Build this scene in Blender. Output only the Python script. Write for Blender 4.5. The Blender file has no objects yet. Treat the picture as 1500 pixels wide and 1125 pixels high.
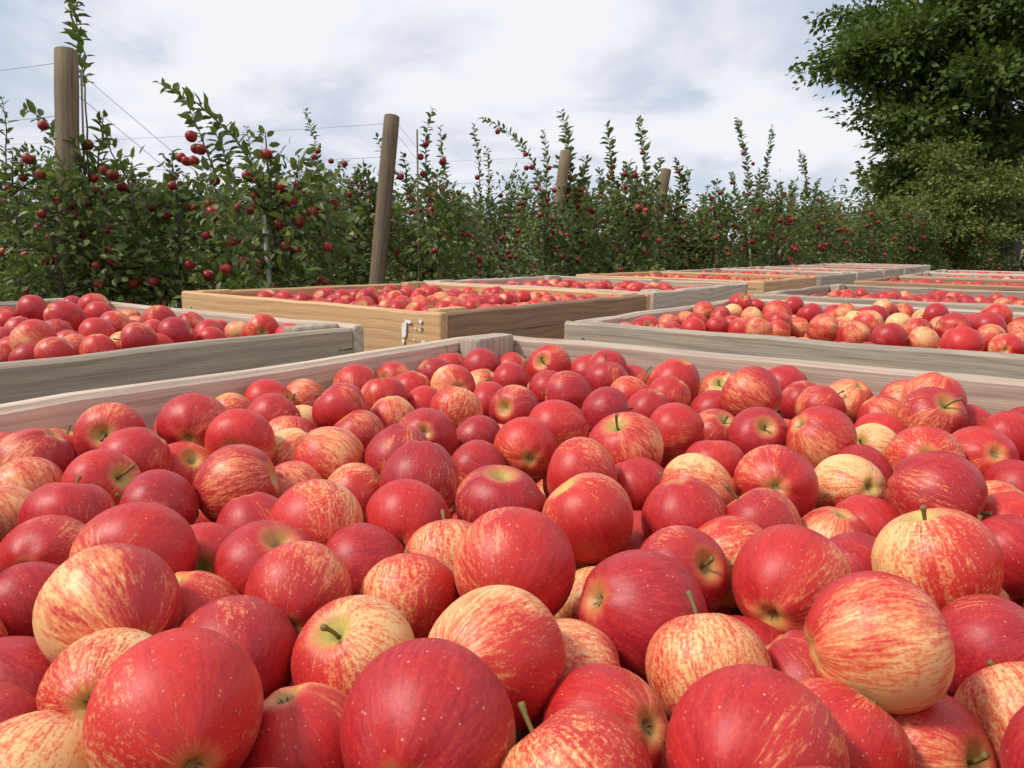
import bpy, math, random
import numpy as np
from mathutils import Vector, Matrix

rng = np.random.default_rng(11)
random.seed(11)
sc = bpy.context.scene
C = sc.collection

# ------------------------------------------------------------------ camera
F = 1130.0                       # focal length in pixels of the 1500 px wide photograph
PITCH, ROLL, YAW = math.radians(10.105), math.radians(0.822), math.radians(34.03)
CAM_Z, RIM_Z = 0.95, 0.78        # camera and bin rims above the ground
RT = np.array([1.0, 0, 0]); UP = np.array([0, math.sin(PITCH), math.cos(PITCH)])
FW = np.array([0, math.cos(PITCH), -math.sin(PITCH)])
RT, UP = RT * math.cos(ROLL) + UP * math.sin(ROLL), -RT * math.sin(ROLL) + UP * math.cos(ROLL)
CAM = np.array([0, 0, CAM_Z])
cd = bpy.data.cameras.new('camera'); cam = bpy.data.objects.new('camera', cd); C.objects.link(cam)
cd.sensor_width = 36; cd.lens = F / 1500 * 36; cd.clip_start = 0.02; cd.clip_end = 3000
cam.matrix_world = Matrix([[RT[i], UP[i], -FW[i], CAM[i]] for i in range(3)] + [[0, 0, 0, 1]])
sc.camera = cam
cd.dof.use_dof = True; cd.dof.focus_distance = .6; cd.dof.aperture_fstop = 60

# ------------------------------------------------------------------ sky, sun, exposure
SUN_EL, SUN_AZ = math.radians(50), math.radians(-108)     # azimuth clockwise from +Y: from the left, a little behind
w = bpy.data.worlds.new('World'); sc.world = w; w.use_nodes = True
nt = w.node_tree; nt.nodes.clear()


class NT:
    """small helper round a node tree"""
    def __init__(s, t): s.t = t
    def n(s, typ, **kw):
        x = s.t.nodes.new(typ)
        for k, v in kw.items(): setattr(x, k, v)
        return x
    def put(s, sock, v):
        if v is None: return
        if hasattr(v, 'links') or isinstance(v, bpy.types.NodeSocket): s.t.links.new(v, sock)
        else: sock.default_value = v
    def m(s, op, a, b=None, c=None, clamp=False):
        x = s.n('ShaderNodeMath', operation=op, use_clamp=clamp)
        for i, v in enumerate((a, b, c)): s.put(x.inputs[i], v)
        return x.outputs[0]
    def vm(s, op, a, b=None, scale=None):
        x = s.n('ShaderNodeVectorMath', operation=op)
        s.put(x.inputs[0], a); s.put(x.inputs[1], b)
        if scale is not None: s.put(x.inputs['Scale'], scale)
        return x.outputs['Value'] if op in ('DOT_PRODUCT', 'LENGTH') else x.outputs['Vector']
    def sep(s, v):
        x = s.n('ShaderNodeSeparateXYZ'); s.put(x.inputs[0], v); return x.outputs
    def comb(s, a, b, c):
        x = s.n('ShaderNodeCombineXYZ')
        for i, v in enumerate((a, b, c)): s.put(x.inputs[i], v)
        return x.outputs[0]
    def noise(s, vec, scale, detail=4, rough=.55, dist=0):
        x = s.n('ShaderNodeTexNoise'); s.put(x.inputs['Vector'], vec)
        x.inputs['Scale'].default_value = scale; x.inputs['Detail'].default_value = detail
        x.inputs['Roughness'].default_value = rough; x.inputs['Distortion'].default_value = dist
        return x.outputs['Fac']
    def ramp(s, f, lo, hi, a=0., b=1., smooth=True):
        x = s.n('ShaderNodeMapRange', interpolation_type='SMOOTHSTEP' if smooth else 'LINEAR')
        for i, v in enumerate((f, lo, hi, a, b)): s.put(x.inputs[i], v)
        return x.outputs[0]
    def mix(s, f, a, b, blend='MIX'):
        x = s.n('ShaderNodeMix', data_type='RGBA', blend_type=blend, clamp_factor=True)
        s.put(x.inputs[0], f)
        for i, v in ((6, a), (7, b)): s.put(x.inputs[i], (*v, 1) if isinstance(v, tuple) and len(v) == 3 else v)
        return x.outputs[2]
    def bump(s, h, strength, dist):
        x = s.n('ShaderNodeBump'); s.put(x.inputs['Height'], h)
        x.inputs['Strength'].default_value = strength; x.inputs['Distance'].default_value = dist
        return x.outputs[0]


W = NT(nt)
sky = W.n('ShaderNodeTexSky', sky_type='NISHITA'); sky.sun_disc = False
sky.sun_elevation = SUN_EL; sky.sun_rotation = SUN_AZ; sky.altitude = 50
dirv = W.n('ShaderNodeTexCoord').outputs['Generated']
dx, dy, dz = W.sep(dirv)
den = W.m('ADD', W.m('MAXIMUM', dz, 0.0), 0.30)
pl = W.comb(W.m('DIVIDE', dx, den), W.m('DIVIDE', dy, den), 0.0)
c1 = W.noise(pl, .95, 5, .5, .3)          # big cloud masses
c2 = W.noise(W.vm('ADD', pl, (7.3, 2.1, 0)), 1.75, 7, .55, .35)
cover = W.ramp(W.m('ADD', c1, W.m('MULTIPLY', W.m('SUBTRACT', c2, .5), .35)), .26, .44)
shade = W.ramp(W.m('ADD', W.m('MULTIPLY', c2, .75), W.m('MULTIPLY', c1, .35)), .43, .60)
cloud = W.mix(shade, (.50, .545, .64), (.745, .75, .79))
blue = W.n('ShaderNodeVectorMath', operation='SCALE'); nt.links.new(sky.outputs[0], blue.inputs[0]); blue.inputs['Scale'].default_value = .11
low = W.ramp(dz, .02, .14, .80, .0)           # thin bright air towards the horizon
blue_l = W.mix(low, blue.outputs[0], (.52, .63, .79))
skycol = W.mix(W.m('MULTIPLY', cover, W.ramp(dz, .0, .12, .55, .97)), blue_l, cloud)
bg = W.n('ShaderNodeBackground'); bg.inputs[1].default_value = 1.0
nt.links.new(skycol, bg.inputs[0])
out = W.n('ShaderNodeOutputWorld'); nt.links.new(bg.outputs[0], out.inputs[0])

sl = bpy.data.lights.new('sun', 'SUN'); sun = bpy.data.objects.new('sun', sl); C.objects.link(sun)
sl.energy = 2.7; sl.angle = math.radians(10); sl.color = (1, .94, .85)
sd = Vector((math.sin(SUN_AZ) * math.cos(SUN_EL), math.cos(SUN_AZ) * math.cos(SUN_EL), math.sin(SUN_EL)))
sun.rotation_euler = sd.to_track_quat('Z', 'Y').to_euler(); sun.location = (0, 0, 30)
sc.view_settings.view_transform = 'Standard'; sc.view_settings.look = 'None'
sc.view_settings.exposure = 0.30; sc.view_settings.gamma = 1
sc.cycles.use_denoising = True
sc.cycles.max_bounces = 6; sc.cycles.diffuse_bounces = 3

# ------------------------------------------------------------------ helpers
def ray(px, py):
    return FW + RT * (px - 750) / F - UP * (py - 562.5) / F      # unit step along the viewing axis
def at(px, py, t):
    return CAM + ray(px, py) * t
def proj(p):
    q = np.asarray(p) - CAM; z = q @ FW
    return 750 + F * (q @ RT) / z, 562.5 - F * (q @ UP) / z, z
U = np.array([math.sin(YAW), math.cos(YAW), 0.]); V = np.array([-math.cos(YAW), math.sin(YAW), 0.])
def uv(u, v, z=0.):
    return U * u + V * v + np.array([0, 0, z])


def mesh_np(name, verts, faces, smooth=False):
    """verts (n,3), faces (m,k) arrays -> mesh"""
    verts = np.asarray(verts, np.float32); faces = np.asarray(faces, np.int32)
    me = bpy.data.meshes.new(name)
    me.vertices.add(len(verts)); me.vertices.foreach_set('co', verts.ravel())
    k = faces.shape[1]
    me.loops.add(faces.size); me.loops.foreach_set('vertex_index', faces.ravel())
    me.polygons.add(len(faces)); me.polygons.foreach_set('loop_start', np.arange(len(faces), dtype=np.int32) * k)
    me.update(calc_edges=True)
    if smooth: me.polygons.foreach_set('use_smooth', np.ones(len(faces), bool))
    return me
def mesh_py(name, verts, faces, smooth=False):
    me = bpy.data.meshes.new(name); me.from_pydata([tuple(map(float, v)) for v in verts], [], faces); me.update()
    if smooth: me.polygons.foreach_set('use_smooth', np.ones(len(me.polygons), bool))
    return me
def ob(name, me, mat=None, parent=None, loc=None):
    o = bpy.data.objects.new(name, me); C.objects.link(o)
    if mat is not None and len(me.materials) == 0: me.materials.append(mat)
    if parent is not None: o.parent = parent
    if loc is not None: o.location = loc
    return o
def empty(name, loc, rz=0):
    o = bpy.data.objects.new(name, None); C.objects.link(o); o.location = loc; o.rotation_euler = (0, 0, rz)
    o.empty_display_size = .1
    return o
def tag(o, label=None, cat=None, group=None, kind=None):
    for k, v in (('label', label), ('category', cat), ('group', group), ('kind', kind)):
        if v: o[k] = v
    return o

def tube(pts, radii, seg=8, cap=True):
    """tapered tube along a polyline -> verts, quads (list)"""
    pts = [np.asarray(p, float) for p in pts]; n = len(pts)
    if np.isscalar(radii): radii = [radii] * n
    vs, fs = [], []
    ref = np.array([.3, .8, .52])
    for i, p in enumerate(pts):
        t = pts[min(i + 1, n - 1)] - pts[max(i - 1, 0)]; t = t / (np.linalg.norm(t) + 1e-9)
        a = np.cross(t, ref); a /= np.linalg.norm(a) + 1e-9; b = np.cross(t, a)
        for k in range(seg):
            an = 2 * math.pi * k / seg
            vs.append(p + (a * math.cos(an) + b * math.sin(an)) * radii[i])
    for i in range(n - 1):
        for k in range(seg):
            k2 = (k + 1) % seg
            fs.append((i * seg + k, i * seg + k2, (i + 1) * seg + k2, (i + 1) * seg + k))
    if cap:
        fs.append(tuple(range(seg))[::-1]); fs.append(tuple((n - 1) * seg + k for k in range(seg)))
    return vs, fs
def merge(parts):
    vs, fs = [], []
    for v, f in parts:
        o = len(vs); vs += list(v); fs += [tuple(i + o for i in q) for q in f]
    return vs, fs

def newmat(name):
    m = bpy.data.materials.new(name); m.use_nodes = True; m.node_tree.nodes.clear()
    N = NT(m.node_tree); b = N.n('ShaderNodeBsdfPrincipled'); o = N.n('ShaderNodeOutputMaterial')
    m.node_tree.links.new(b.outputs[0], o.inputs[0])
    return m, N, b, o

# ------------------------------------------------------------------ materials
def apple_mat(name, per_object, bright=(.55, .021, .019), deep=(.27, .007, .021), pale=.45):
    m, N, b, o = newmat(name)
    L = N.n('ShaderNodeAttribute', attribute_name='local').outputs['Vector']
    if per_object:
        oi = N.n('ShaderNodeObjectInfo'); cs = N.n('ShaderNodeSeparateColor'); N.put(cs.inputs[0], oi.outputs['Color'])
        ripe, tone, seed = cs.outputs; mott = oi.outputs['Alpha']
    else:
        cs = N.sep(N.n('ShaderNodeAttribute', attribute_name='look').outputs['Vector'])
        ripe, tone, seed = cs; mott = N.m('FRACT', N.m('MULTIPLY', seed, 7.31))
    x, y, z = N.sep(L)
    rho = N.m('MAXIMUM', N.m('SQRT', N.m('ADD', N.m('MULTIPLY', x, x), N.m('MULTIPLY', y, y))), .02)
    off = N.vm('SCALE', (31.7, 17.3, 53.1), scale=seed)
    sv = N.vm('ADD', N.comb(N.m('DIVIDE', x, rho), N.m('DIVIDE', y, rho), N.m('MULTIPLY', z, .26)), off)
    n1 = N.noise(sv, 14.5, 7, .76, .25)                       # fine streaks that run from stem to calyx
    n2 = N.noise(sv, 2.1, 3, .5)                        # broad flushes
    P = N.vm('ADD', L, off)
    n3 = N.noise(P, 17, 7, .76)                          # mottling
    n4 = N.noise(P, 1.3, 2, .5)
    k3 = N.m('ADD', .9, N.m('MULTIPLY', mott, 2.0))
    val = N.m('MULTIPLY', N.m('SUBTRACT', ripe, .42), 1.35)
    for t in (N.m('MULTIPLY', x, .50), N.m('MULTIPLY', N.m('SUBTRACT', n1, .5), 2.5), N.m('MULTIPLY', N.m('SUBTRACT', n2, .5), .9),
              N.m('MULTIPLY', N.m('SUBTRACT', n3, .5), k3), N.m('MULTIPLY', N.m('SUBTRACT', n4, .5), .9)):
        val = N.m('ADD', val, t)
    c = N.ramp(val, -.40, .34)
    rr = N.m('ADD', rho, N.m('MULTIPLY', N.m('SUBTRACT', n1, .5), .55))
    top = N.m('MULTIPLY', N.ramp(rr, .13, .50, 1., 0.), N.ramp(z, .0, .2))
    bot = N.m('MULTIPLY', N.ramp(rr, .10, .40, 1., 0.), N.ramp(z, -.0, -.2))
    pit = N.m('MAXIMUM', top, N.m('MULTIPLY', bot, .85))
    c = N.m('MULTIPLY', c, N.m('SUBTRACT', 1., N.m('MULTIPLY', pit, N.ramp(ripe, .3, 1.25, .95, .5))))
    tn = N.m('ADD', N.m('MULTIPLY', tone, .95), N.m('MULTIPLY', N.m('SUBTRACT', n2, .5), .9), clamp=True)
    red = N.mix(tn, bright, deep)
    red = N.mix(N.m('MULTIPLY', N.ramp(n1, .42, .70), .5), red, (.62, .05, .032))
    red = N.mix(N.m('MULTIPLY', N.ramp(n3, .48, .74), pale), red, (.64, .105, .065))
    red = N.mix(N.m('MULTIPLY', N.ramp(n1, .50, .34), .45), red, (.24, .006, .016))
    ground = N.mix(n4, (.80, .50, .24), (.72, .47, .17))
    ground = N.mix(N.m('MULTIPLY', N.ramp(ripe, .45, .80), .5), ground, (.78, .32, .17))
    ground = N.mix(pit, ground, (.47, .43, .10))
    col = N.mix(c, ground, red)
    # half-covered skin turns salmon rather than brown
    half = N.m('MULTIPLY', N.m('MULTIPLY', c, N.m('SUBTRACT', 1., c)), 2.2)
    col = N.mix(N.m('MULTIPLY', half, N.m('SUBTRACT', 1., pit)), col, (.72, .15, .065))
    vor = N.n('ShaderNodeTexVoronoi', feature='F1'); N.put(vor.inputs['Vector'], P); vor.inputs['Scale'].default_value = 8.5
    vs = N.sep(vor.outputs['Color'])
    dot = N.m('MULTIPLY', N.ramp(vor.outputs['Distance'], .05, .17, 1., 0.), N.ramp(vs[0], .25, .8, .05, .75))
    col = N.mix(N.m('MULTIPLY', dot, N.m('MULTIPLY', c, .75)), col, (.82, .46, .36))
    rus = N.m('MULTIPLY', N.ramp(rho, .03, .17, 1., 0.), .75)
    col = N.mix(rus, col, (.20, .15, .05))
    N.put(b.inputs['Base Color'], col)
    N.put(b.inputs['Roughness'], N.m('ADD', .31, N.m('MULTIPLY', n3, .20)))
    b.inputs['IOR'].default_value = 1.42
    b.inputs['Sheen Weight'].default_value = .03; b.inputs['Sheen Roughness'].default_value = .35
    b.inputs['Subsurface Weight'].default_value = 0.0
    N.put(b.inputs['Normal'], N.bump(N.m('ADD', N.m('MULTIPLY', n3, .5), N.m('ADD', N.m('MULTIPLY', n4, 3.), N.m('MULTIPLY', dot, .25))), .35, .0011))
    return m

def wood_mat(name, light, dark, knot, rough=.75, grey=.5, rings=46.):
    m, N, b, o = newmat(name)
    tc = N.n('ShaderNodeTexCoord').outputs['Object']; rnd = N.n('ShaderNodeObjectInfo').outputs['Random']
    off = N.vm('SCALE', (13.7, 5.3, 9.1), scale=rnd)
    P = N.vm('ADD', tc, off)
    kv = N.vm('MULTIPLY', P, (2.3, 5.2, 5.2))
    vor = N.n('ShaderNodeTexVoronoi', feature='F1'); N.put(vor.inputs['Vector'], kv); vor.inputs['Scale'].default_value = 1.0
    kd = vor.outputs['Distance']; kc = N.sep(vor.outputs['Color'])
    has = N.ramp(kc[0], .55, .62)
    bend = N.m('MULTIPLY', N.ramp(kd, .0, .42, 1., 0.), has)
    x, y, z = N.sep(P)
    slow = N.noise(N.vm('MULTIPLY', P, (.55, 3., 3.)), 2., 3, .5)
    ph = N.m('ADD', N.m('MULTIPLY', N.m('ADD', z, N.m('MULTIPLY', y, .6)), rings * 6.28), N.m('ADD', N.m('MULTIPLY', slow, 34.), N.m('MULTIPLY', bend, 9.)))
    ring = N.m('MULTIPLY', N.m('ADD', N.m('SINE', ph), 1.), .5)
    ring = N.m('POWER', ring, 2.2)
    fib = N.noise(N.vm('MULTIPLY', P, (5., 260., 260.)), 1., 6, .72)
    blot = N.noise(N.vm('MULTIPLY', P, (1.6, 12., 12.)), 1.6, 5, .65)
    f = N.m('ADD', N.m('MULTIPLY', ring, .13), N.m('ADD', N.m('MULTIPLY', fib, .78), N.m('MULTIPLY', N.m('SUBTRACT', blot, .5), .35)))
    col = N.mix(N.ramp(f, .18, .82), light, dark)
    lum = N.n('ShaderNodeRGBToBW'); N.put(lum.inputs[0], col)
    g = N.n('ShaderNodeCombineColor'); [N.put(g.inputs[i], N.m('MULTIPLY', lum.outputs[0], k)) for i, k in enumerate((1.09, .99, .89))]
    col = N.mix(N.m('MULTIPLY', N.ramp(blot, .35, .7), grey), col, g.outputs[0])
    kn = N.m('MULTIPLY', N.ramp(kd, .045, .10, 1., 0.), has)
    col = N.mix(N.m('MULTIPLY', kn, .8), col, knot)
    stain = N.m('MULTIPLY', N.ramp(N.noise(N.vm('MULTIPLY', P, (1.1, 9., 11.)), 2.3, 6, .7), .56, .74), .5)
    col = N.mix(stain, col, (dark[0] * .45, dark[1] * .45, dark[2] * .45))
    crack = N.m('MULTIPLY', N.ramp(N.noise(N.vm('MULTIPLY', P, (1.3, 60., 60.)), 1., 3, .5), .68, .72), .75)
    col = N.mix(crack, col, (.03, .024, .018))
    tint = N.m('ADD', .84, N.m('MULTIPLY', N.m('FRACT', N.m('MULTIPLY', rnd, 91.7)), .3))
    hs = N.n('ShaderNodeHueSaturation'); N.put(hs.inputs['Color'], col); N.put(hs.inputs['Value'], tint)
    N.put(b.inputs['Base Color'], hs.outputs[0]); b.inputs['Roughness'].default_value = rough
    b.inputs['Specular IOR Level'].default_value = .3
    h = N.m('SUBTRACT', N.m('MULTIPLY', fib, .8), N.m('ADD', N.m('MULTIPLY', ring, .2), N.m('MULTIPLY', crack, 1.5)))
    N.put(b.inputs['Normal'], N.bump(h, .8, .002))
    return m

def leaf_mat(name, a, b2, c3, trans=.35, rough=.42):
    m, N, b, o = newmat(name)
    ri = N.n('ShaderNodeNewGeometry').outputs['Random Per Island']
    P = N.n('ShaderNodeTexCoord').outputs['Object']
    n = N.noise(P, 2.3, 3, .6)
    col = N.mix(ri, a, b2)
    col = N.mix(N.ramp(N.m('ADD', N.m('MULTIPLY', N.m('FRACT', N.m('MULTIPLY', ri, 17.3)), .6), N.m('MULTIPLY', n, .6)), .66, .92), col, c3)
    N.put(b.inputs['Base Color'], col); b.inputs['Roughness'].default_value = rough
    b.inputs['Specular IOR Level'].default_value = .35
    tr = N.n('ShaderNodeBsdfTranslucent'); N.put(tr.inputs[0], N.mix(.5, col, (.16, .24, .03)))
    mx = N.n('ShaderNodeMixShader'); mx.inputs[0].default_value = trans
    m.node_tree.links.new(b.outputs[0], mx.inputs[1]); m.node_tree.links.new(tr.outputs[0], mx.inputs[2])
    m.node_tree.links.new(mx.outputs[0], o.inputs[0])
    return m

def plain_mat(name, col, rough=.7, metal=0, var=.25, scale=30, stretch=(1, 1, 1), bump=.0):
    m, N, b, o = newmat(name)
    P = N.vm('MULTIPLY', N.n('ShaderNodeTexCoord').outputs['Object'], stretch)
    n = N.noise(P, scale, 5, .65)
    c = N.mix(n, tuple(x * (1 - var) for x in col), tuple(min(1, x * (1 + var)) for x in col))
    N.put(b.inputs['Base Color'], c); b.inputs['Roughness'].default_value = rough; b.inputs['Metallic'].default_value = metal
    if bump: N.put(b.inputs['Normal'], N.bump(n, .7, bump))
    return m

M = {}
M['apple'] = apple_mat('apple_skin', True)
M['apple_stuff'] = apple_mat('apple_skin_loose', False)
M['fruit'] = apple_mat('hanging_apple_skin', True, (.34, .012, .014), (.17, .004, .012), .15)
M['fruit_stuff'] = apple_mat('hanging_apple_skin_far', False, (.34, .012, .014), (.17, .004, .012), .15)
M['stem'] = plain_mat('apple_stem', (.17, .13, .035), .7, var=.5, scale=300)
M['sepal'] = plain_mat('dry_sepal', (.10, .085, .05), .9, var=.5, scale=500)
M['wood_grey'] = wood_mat('weathered_pine', (.60, .485, .375), (.30, .215, .15), (.12, .065, .04), grey=.35)
M['wood_old'] = wood_mat('old_grey_pine', (.49, .395, .295), (.22, .165, .115), (.08, .05, .035), grey=.5)
M['wood_new'] = wood_mat('new_yellow_pine', (.62, .385, .19), (.38, .205, .09), (.17, .07, .03), grey=.12)
M['wood_brown_and_shaded'] = wood_mat('brown_and_shaded_pine', (.42, .25, .14), (.19, .10, .055), (.1, .05, .03), grey=.15)  # true brown of one far bin; also painted shade on the yellow bin's side
M['post'] = wood_mat('treated_post', (.225, .16, .09), (.085, .06, .035), (.06, .04, .02), grey=.3, rings=30.)
M['bark'] = plain_mat('bark', (.085, .062, .045), .9, var=.5, scale=40, stretch=(1, 1, .3), bump=.01)
M['twig'] = plain_mat('green_twig', (.10, .085, .045), .8, var=.4, scale=60)
M['stake'] = plain_mat('stake', (.30, .27, .22), .6, var=.3, scale=40)
M['tie'] = plain_mat('green_tie', (.03, .30, .18), .5)
M['wire'] = plain_mat('galvanised_wire', (.30, .31, .33), .5, metal=.6)
M['paper'] = plain_mat('torn_paper', (.78, .77, .75), .85, var=.06)
M['nail'] = plain_mat('nail', (.30, .29, .28), .45, metal=.8)
M['leaf'] = leaf_mat('apple_leaf', (.070, .105, .028), (.115, .16, .042), (.21, .23, .065))
M['oakleaf'] = leaf_mat('oak_leaf', (.045, .080, .016), (.080, .135, .026), (.15, .19, .035), .3, .5)
M['shrubleaf'] = leaf_mat('shrub_leaf', (.105, .135, .028), (.155, .185, .042), (.24, .23, .065), .3, .55)
M['farleaf'] = leaf_mat('far_leaf', (.06, .09, .03), (.085, .12, .04), (.13, .15, .05), .2, .7)

# ------------------------------------------------------------------ ground, hills
def ground():
    m, N, b, o = newmat('meadow')
    P = N.n('ShaderNodeTexCoord').outputs['Object']
    n = N.noise(P, .7, 6, .65); n2 = N.noise(P, 9, 6, .7)
    col = N.mix(n, (.055, .075, .022), (.13, .135, .05)); col = N.mix(N.ramp(n2, .4, .75), col, (.19, .17, .08))
    N.put(b.inputs['Base Color'], col); b.inputs['Roughness'].default_value = .95
    N.put(b.inputs['Normal'], N.bump(n2, 1., .05))
    g = 40; xs = np.linspace(-1200, 1200, g + 1); vs = [(x, y, 0) for y in xs for x in xs]
    fs = [(j * (g + 1) + i, j * (g + 1) + i + 1, (j + 1) * (g + 1) + i + 1, (j + 1) * (g + 1) + i) for j in range(g) for i in range(g)]
    tag(ob('ground', mesh_py('ground', vs, fs), m), 'grassy orchard ground under the bins', 'ground', kind='structure')
    hm = plain_mat('dry_hill', (.24, .20, .10), .95, var=.3, scale=.02)
    vs, fs = [], []; n = 80
    for j in range(6):
        for i in range(n + 1):
            a = math.radians(-45 + 90 * i / n); r = 520 + j * 45
            h = (14 + 9 * math.sin(i * .21 + .6) + 6 * math.sin(i * .53) + 2.5 * math.sin(i * 1.3)) * math.sin(math.pi * min(1, j / 4.) * .5)
            vs.append((r * math.sin(a), r * math.cos(a), max(h, 0) - .5))
    for j in range(5):
        for i in range(n): k = j * (n + 1) + i; fs.append((k, k + 1, k + n + 2, k + n + 1))
    tag(ob('hills', mesh_py('hills', vs, fs, True), hm), 'low dry hills far beyond the orchard', 'hill', kind='structure')
ground()

# ------------------------------------------------------------------ bins
BS, TH = 1.2, .03
def board(L, H, T, jitter=.0):
    """bevelled plank, length along X, thickness Y, height Z; a slightly worn outline"""
    bv = .004; nx = 9
    prof = [(-T/2 + bv, -H/2), (T/2 - bv, -H/2), (T/2, -H/2 + bv), (T/2, H/2 - bv * 1.6), (T/2 - bv * 1.6, H/2), (-T/2 + bv * 1.6, H/2), (-T/2, H/2 - bv * 1.6), (-T/2, -H/2 + bv)]
    vs, fs = [], []; k = len(prof)
    xs = [-L/2, -L/2 + .004] + list(np.linspace(-L/2 + .1, L/2 - .1, nx)) + [L/2 - .004, L/2]
    for i, x in enumerate(xs):
        s = .9 if i in (0, len(xs) - 1) else 1
        dzz = random.uniform(-1, 1) * jitter; dyy = random.uniform(-1, 1) * jitter * .6
        for y, z in prof: vs.append((x, y * s + dyy, z * (1 - (1 - s) * .15) + (dzz if z > 0 else 0)))
    for i in range(len(xs) - 1):
        for j in range(k): fs.append((i * k + j, (i + 1) * k + j, (i + 1) * k + (j + 1) % k, i * k + (j + 1) % k))
    fs.append(tuple(range(k))); fs.append(tuple((len(xs) - 1) * k + j for j in range(k))[::-1])
    return vs, fs
board_cache = {}
def put_board(name, parent, L, H, T, loc, rz, mat, var=3):
    key = (round(L, 3), round(H, 3), round(T, 3), mat, random.randrange(var))
    if key not in board_cache:
        vs, fs = board(L, H, T, .0022); me = mesh_py(name, vs, fs); me.materials.append(M[mat]); board_cache[key] = me
    o = ob(name, board_cache[key], None, parent, loc); o.rotation_euler = (random.uniform(-.004, .004), random.uniform(-.0025, .0025), rz)
    return o
BINS = {}; TOPB = {}
def on_board(o, b):
    """o was placed in its bin's frame; make it a piece of board b without moving it"""
    o.parent = b; o.matrix_parent_inverse = b.matrix_basis.inverted()
    return o
def make_bin(key, u0, v0, label, mat='wood_grey', yaw=0., dzr=0., detail=True, mats=None):
    c = uv(u0 + BS/2, v0 + BS/2)
    e = empty('apple_bin', (c[0], c[1], 0), -YAW + yaw)         # local x... along v turned, see below
    tag(e, label, 'bin', 'wooden apple bins standing in rows')
    rim = RIM_Z + dzr; mats = mats or {}
    H = .2; gap = .012
    # local axes: +Y = u (away), -X = v
    for row in range(3):
        zc = rim - H/2 - row * (H + gap)
        for s in (-1, 1):
            TOPB[key, 'u', s, row] = put_board('end_board', e, BS, H, TH, (0, s * (BS/2 - TH/2), zc), 0, mats.get(('u', s), mat))           # +-u walls, full length
            TOPB[key, 'v', s, row] = put_board('side_board', e, BS - 2 * TH - .002, H, TH, (s * (BS/2 - TH/2 - .002), 0, zc - .001), math.pi/2, mats.get(('v', -s), mat))
    for sx in (-1, 1):
        for sy in (-1, 1):
            h = rim - .1 + .004
            p = put_board('corner_post', e, h, .12, .045, (sx * (BS/2 - TH - .026), sy * (BS/2 - TH - .064), .1 + h/2), math.pi/2, mat)
            p.rotation_euler = (0, -math.pi/2, 0); p.rotation_euler = Matrix(((0, 1, 0), (0, 0, 1), (1, 0, 0))).to_euler()
    for i in range(8):
        put_board('floor_board', e, BS - 2 * TH, .02, .135, (0, -BS/2 + .1 + i * (BS - .2) / 7, rim - .665), 0, mat)
    for i in (-1, 0, 1):
        put_board('skid', e, BS, .095, .09, (i * .5, 0, .0475), math.pi/2, mat)
    BINS[key] = dict(u0=u0, v0=v0, rim=rim, e=e, yaw=yaw)
    return e

R = math.radians
make_bin('N', .06, -.30, 'weathered front bin heaped with large striped apples, beside the rough grey bin', 'wood_grey')
make_bin('L', -.02, 1.18, 'rough grey bin with dark grained boards, beside the front bin', 'wood_old', mats={('u', 1): 'wood_grey'})
make_bin('C', 1.56, 1.24, 'new yellow pine bin with torn white paper on its end board', 'wood_new', R(-2.2), mats={('v', -1): 'wood_brown_and_shaded'})  # -v wall is the same pine; its shade is put into the darker brown
make_bin('C2', 2.86, 1.26, 'grey bin directly beyond the yellow pine bin, in line with it', 'wood_grey')
make_bin('R', 1.55, -.30, 'grey bin directly beyond the back board of the front bin', 'wood_grey', R(-.8), mats={('u', -1): 'wood_old'})
make_bin('R2', 3.08, -.28, 'pale grey bin, second beyond the front bin in its row', 'wood_old', R(-2.))
make_bin('R3', 4.9, -.30, 'brown pine bin, third beyond the front bin in its row', 'wood_brown_and_shaded')
make_bin('R4', 6.35, -.34, 'grey bin just beyond the brown pine bin', 'wood_old')
make_bin('R5', 7.8, -.34, 'grey bin at the far end of the front bin row', 'wood_grey')
for i, (uu, vv, mt, lb) in enumerate([(4.35, 1.26, 'wood_new', 'tan bin, second beyond the yellow pine bin in its row'), (5.62, 1.24, 'wood_old', 'dull grey bin, third beyond the yellow pine bin in its row'),
                                      (6.95, 1.25, 'wood_grey', 'weathered bin, fourth beyond the yellow pine bin in its row'), (8.3, 1.25, 'wood_old', 'grey bin, fifth beyond the yellow pine bin, near the row end'),
                                      (9.7, 1.25, 'wood_old', 'grey bin, last but one in the yellow pine bin row'), (11.0, 1.27, 'wood_grey', 'grey bin standing last in the yellow pine bin row')]):
    make_bin('C%d' % (i + 3), uu, vv, lb, mt)
# torn paper and nails on the end board of the yellow bin
eC = BINS['C']['e']
def scrap(x, z, w_, h_, parent):
    n = 11; vs = [(0, 0, 0)]
    for k in range(n):
        a = 2 * math.pi * k / n; r = random.uniform(.45, 1.1)
        vs.append((w_ * r * math.cos(a), random.uniform(-.0015, .0), h_ * r * math.sin(a)))
    vs += [(a, b_ - .0012, c_) for a, b_, c_ in vs]
    fs = [(0, 1 + k, 1 + (k + 1) % n) for k in range(n)] + [(n + 1, n + 2 + (k + 1) % n, n + 2 + k) for k in range(n)]
    on_board(ob('paper_scrap', mesh_py('paper_scrap', vs, fs), M['paper'], parent, (x, -BS/2 - .0022, z)), TOPB['C', 'u', -1, 0])
rz = RIM_Z
for x, z, a, b_ in ((.475, rz - .052, .012, .030), (.487, rz - .03, .016, .008), (.47, rz - .085, .006, .008), (.535, rz - .026, .007, .009), (.545, rz - .082, .010, .007), (.515, rz - .045, .004, .003), (.53, rz - .05, .004, .004), (.51, rz - .075, .003, .003)):
    scrap(x, z, a, b_, eC)
nailv, nailf = [], []
for k in range(8): nailv.append((.004 * math.cos(k * math.pi/4), 0, .004 * math.sin(k * math.pi/4)))
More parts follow.
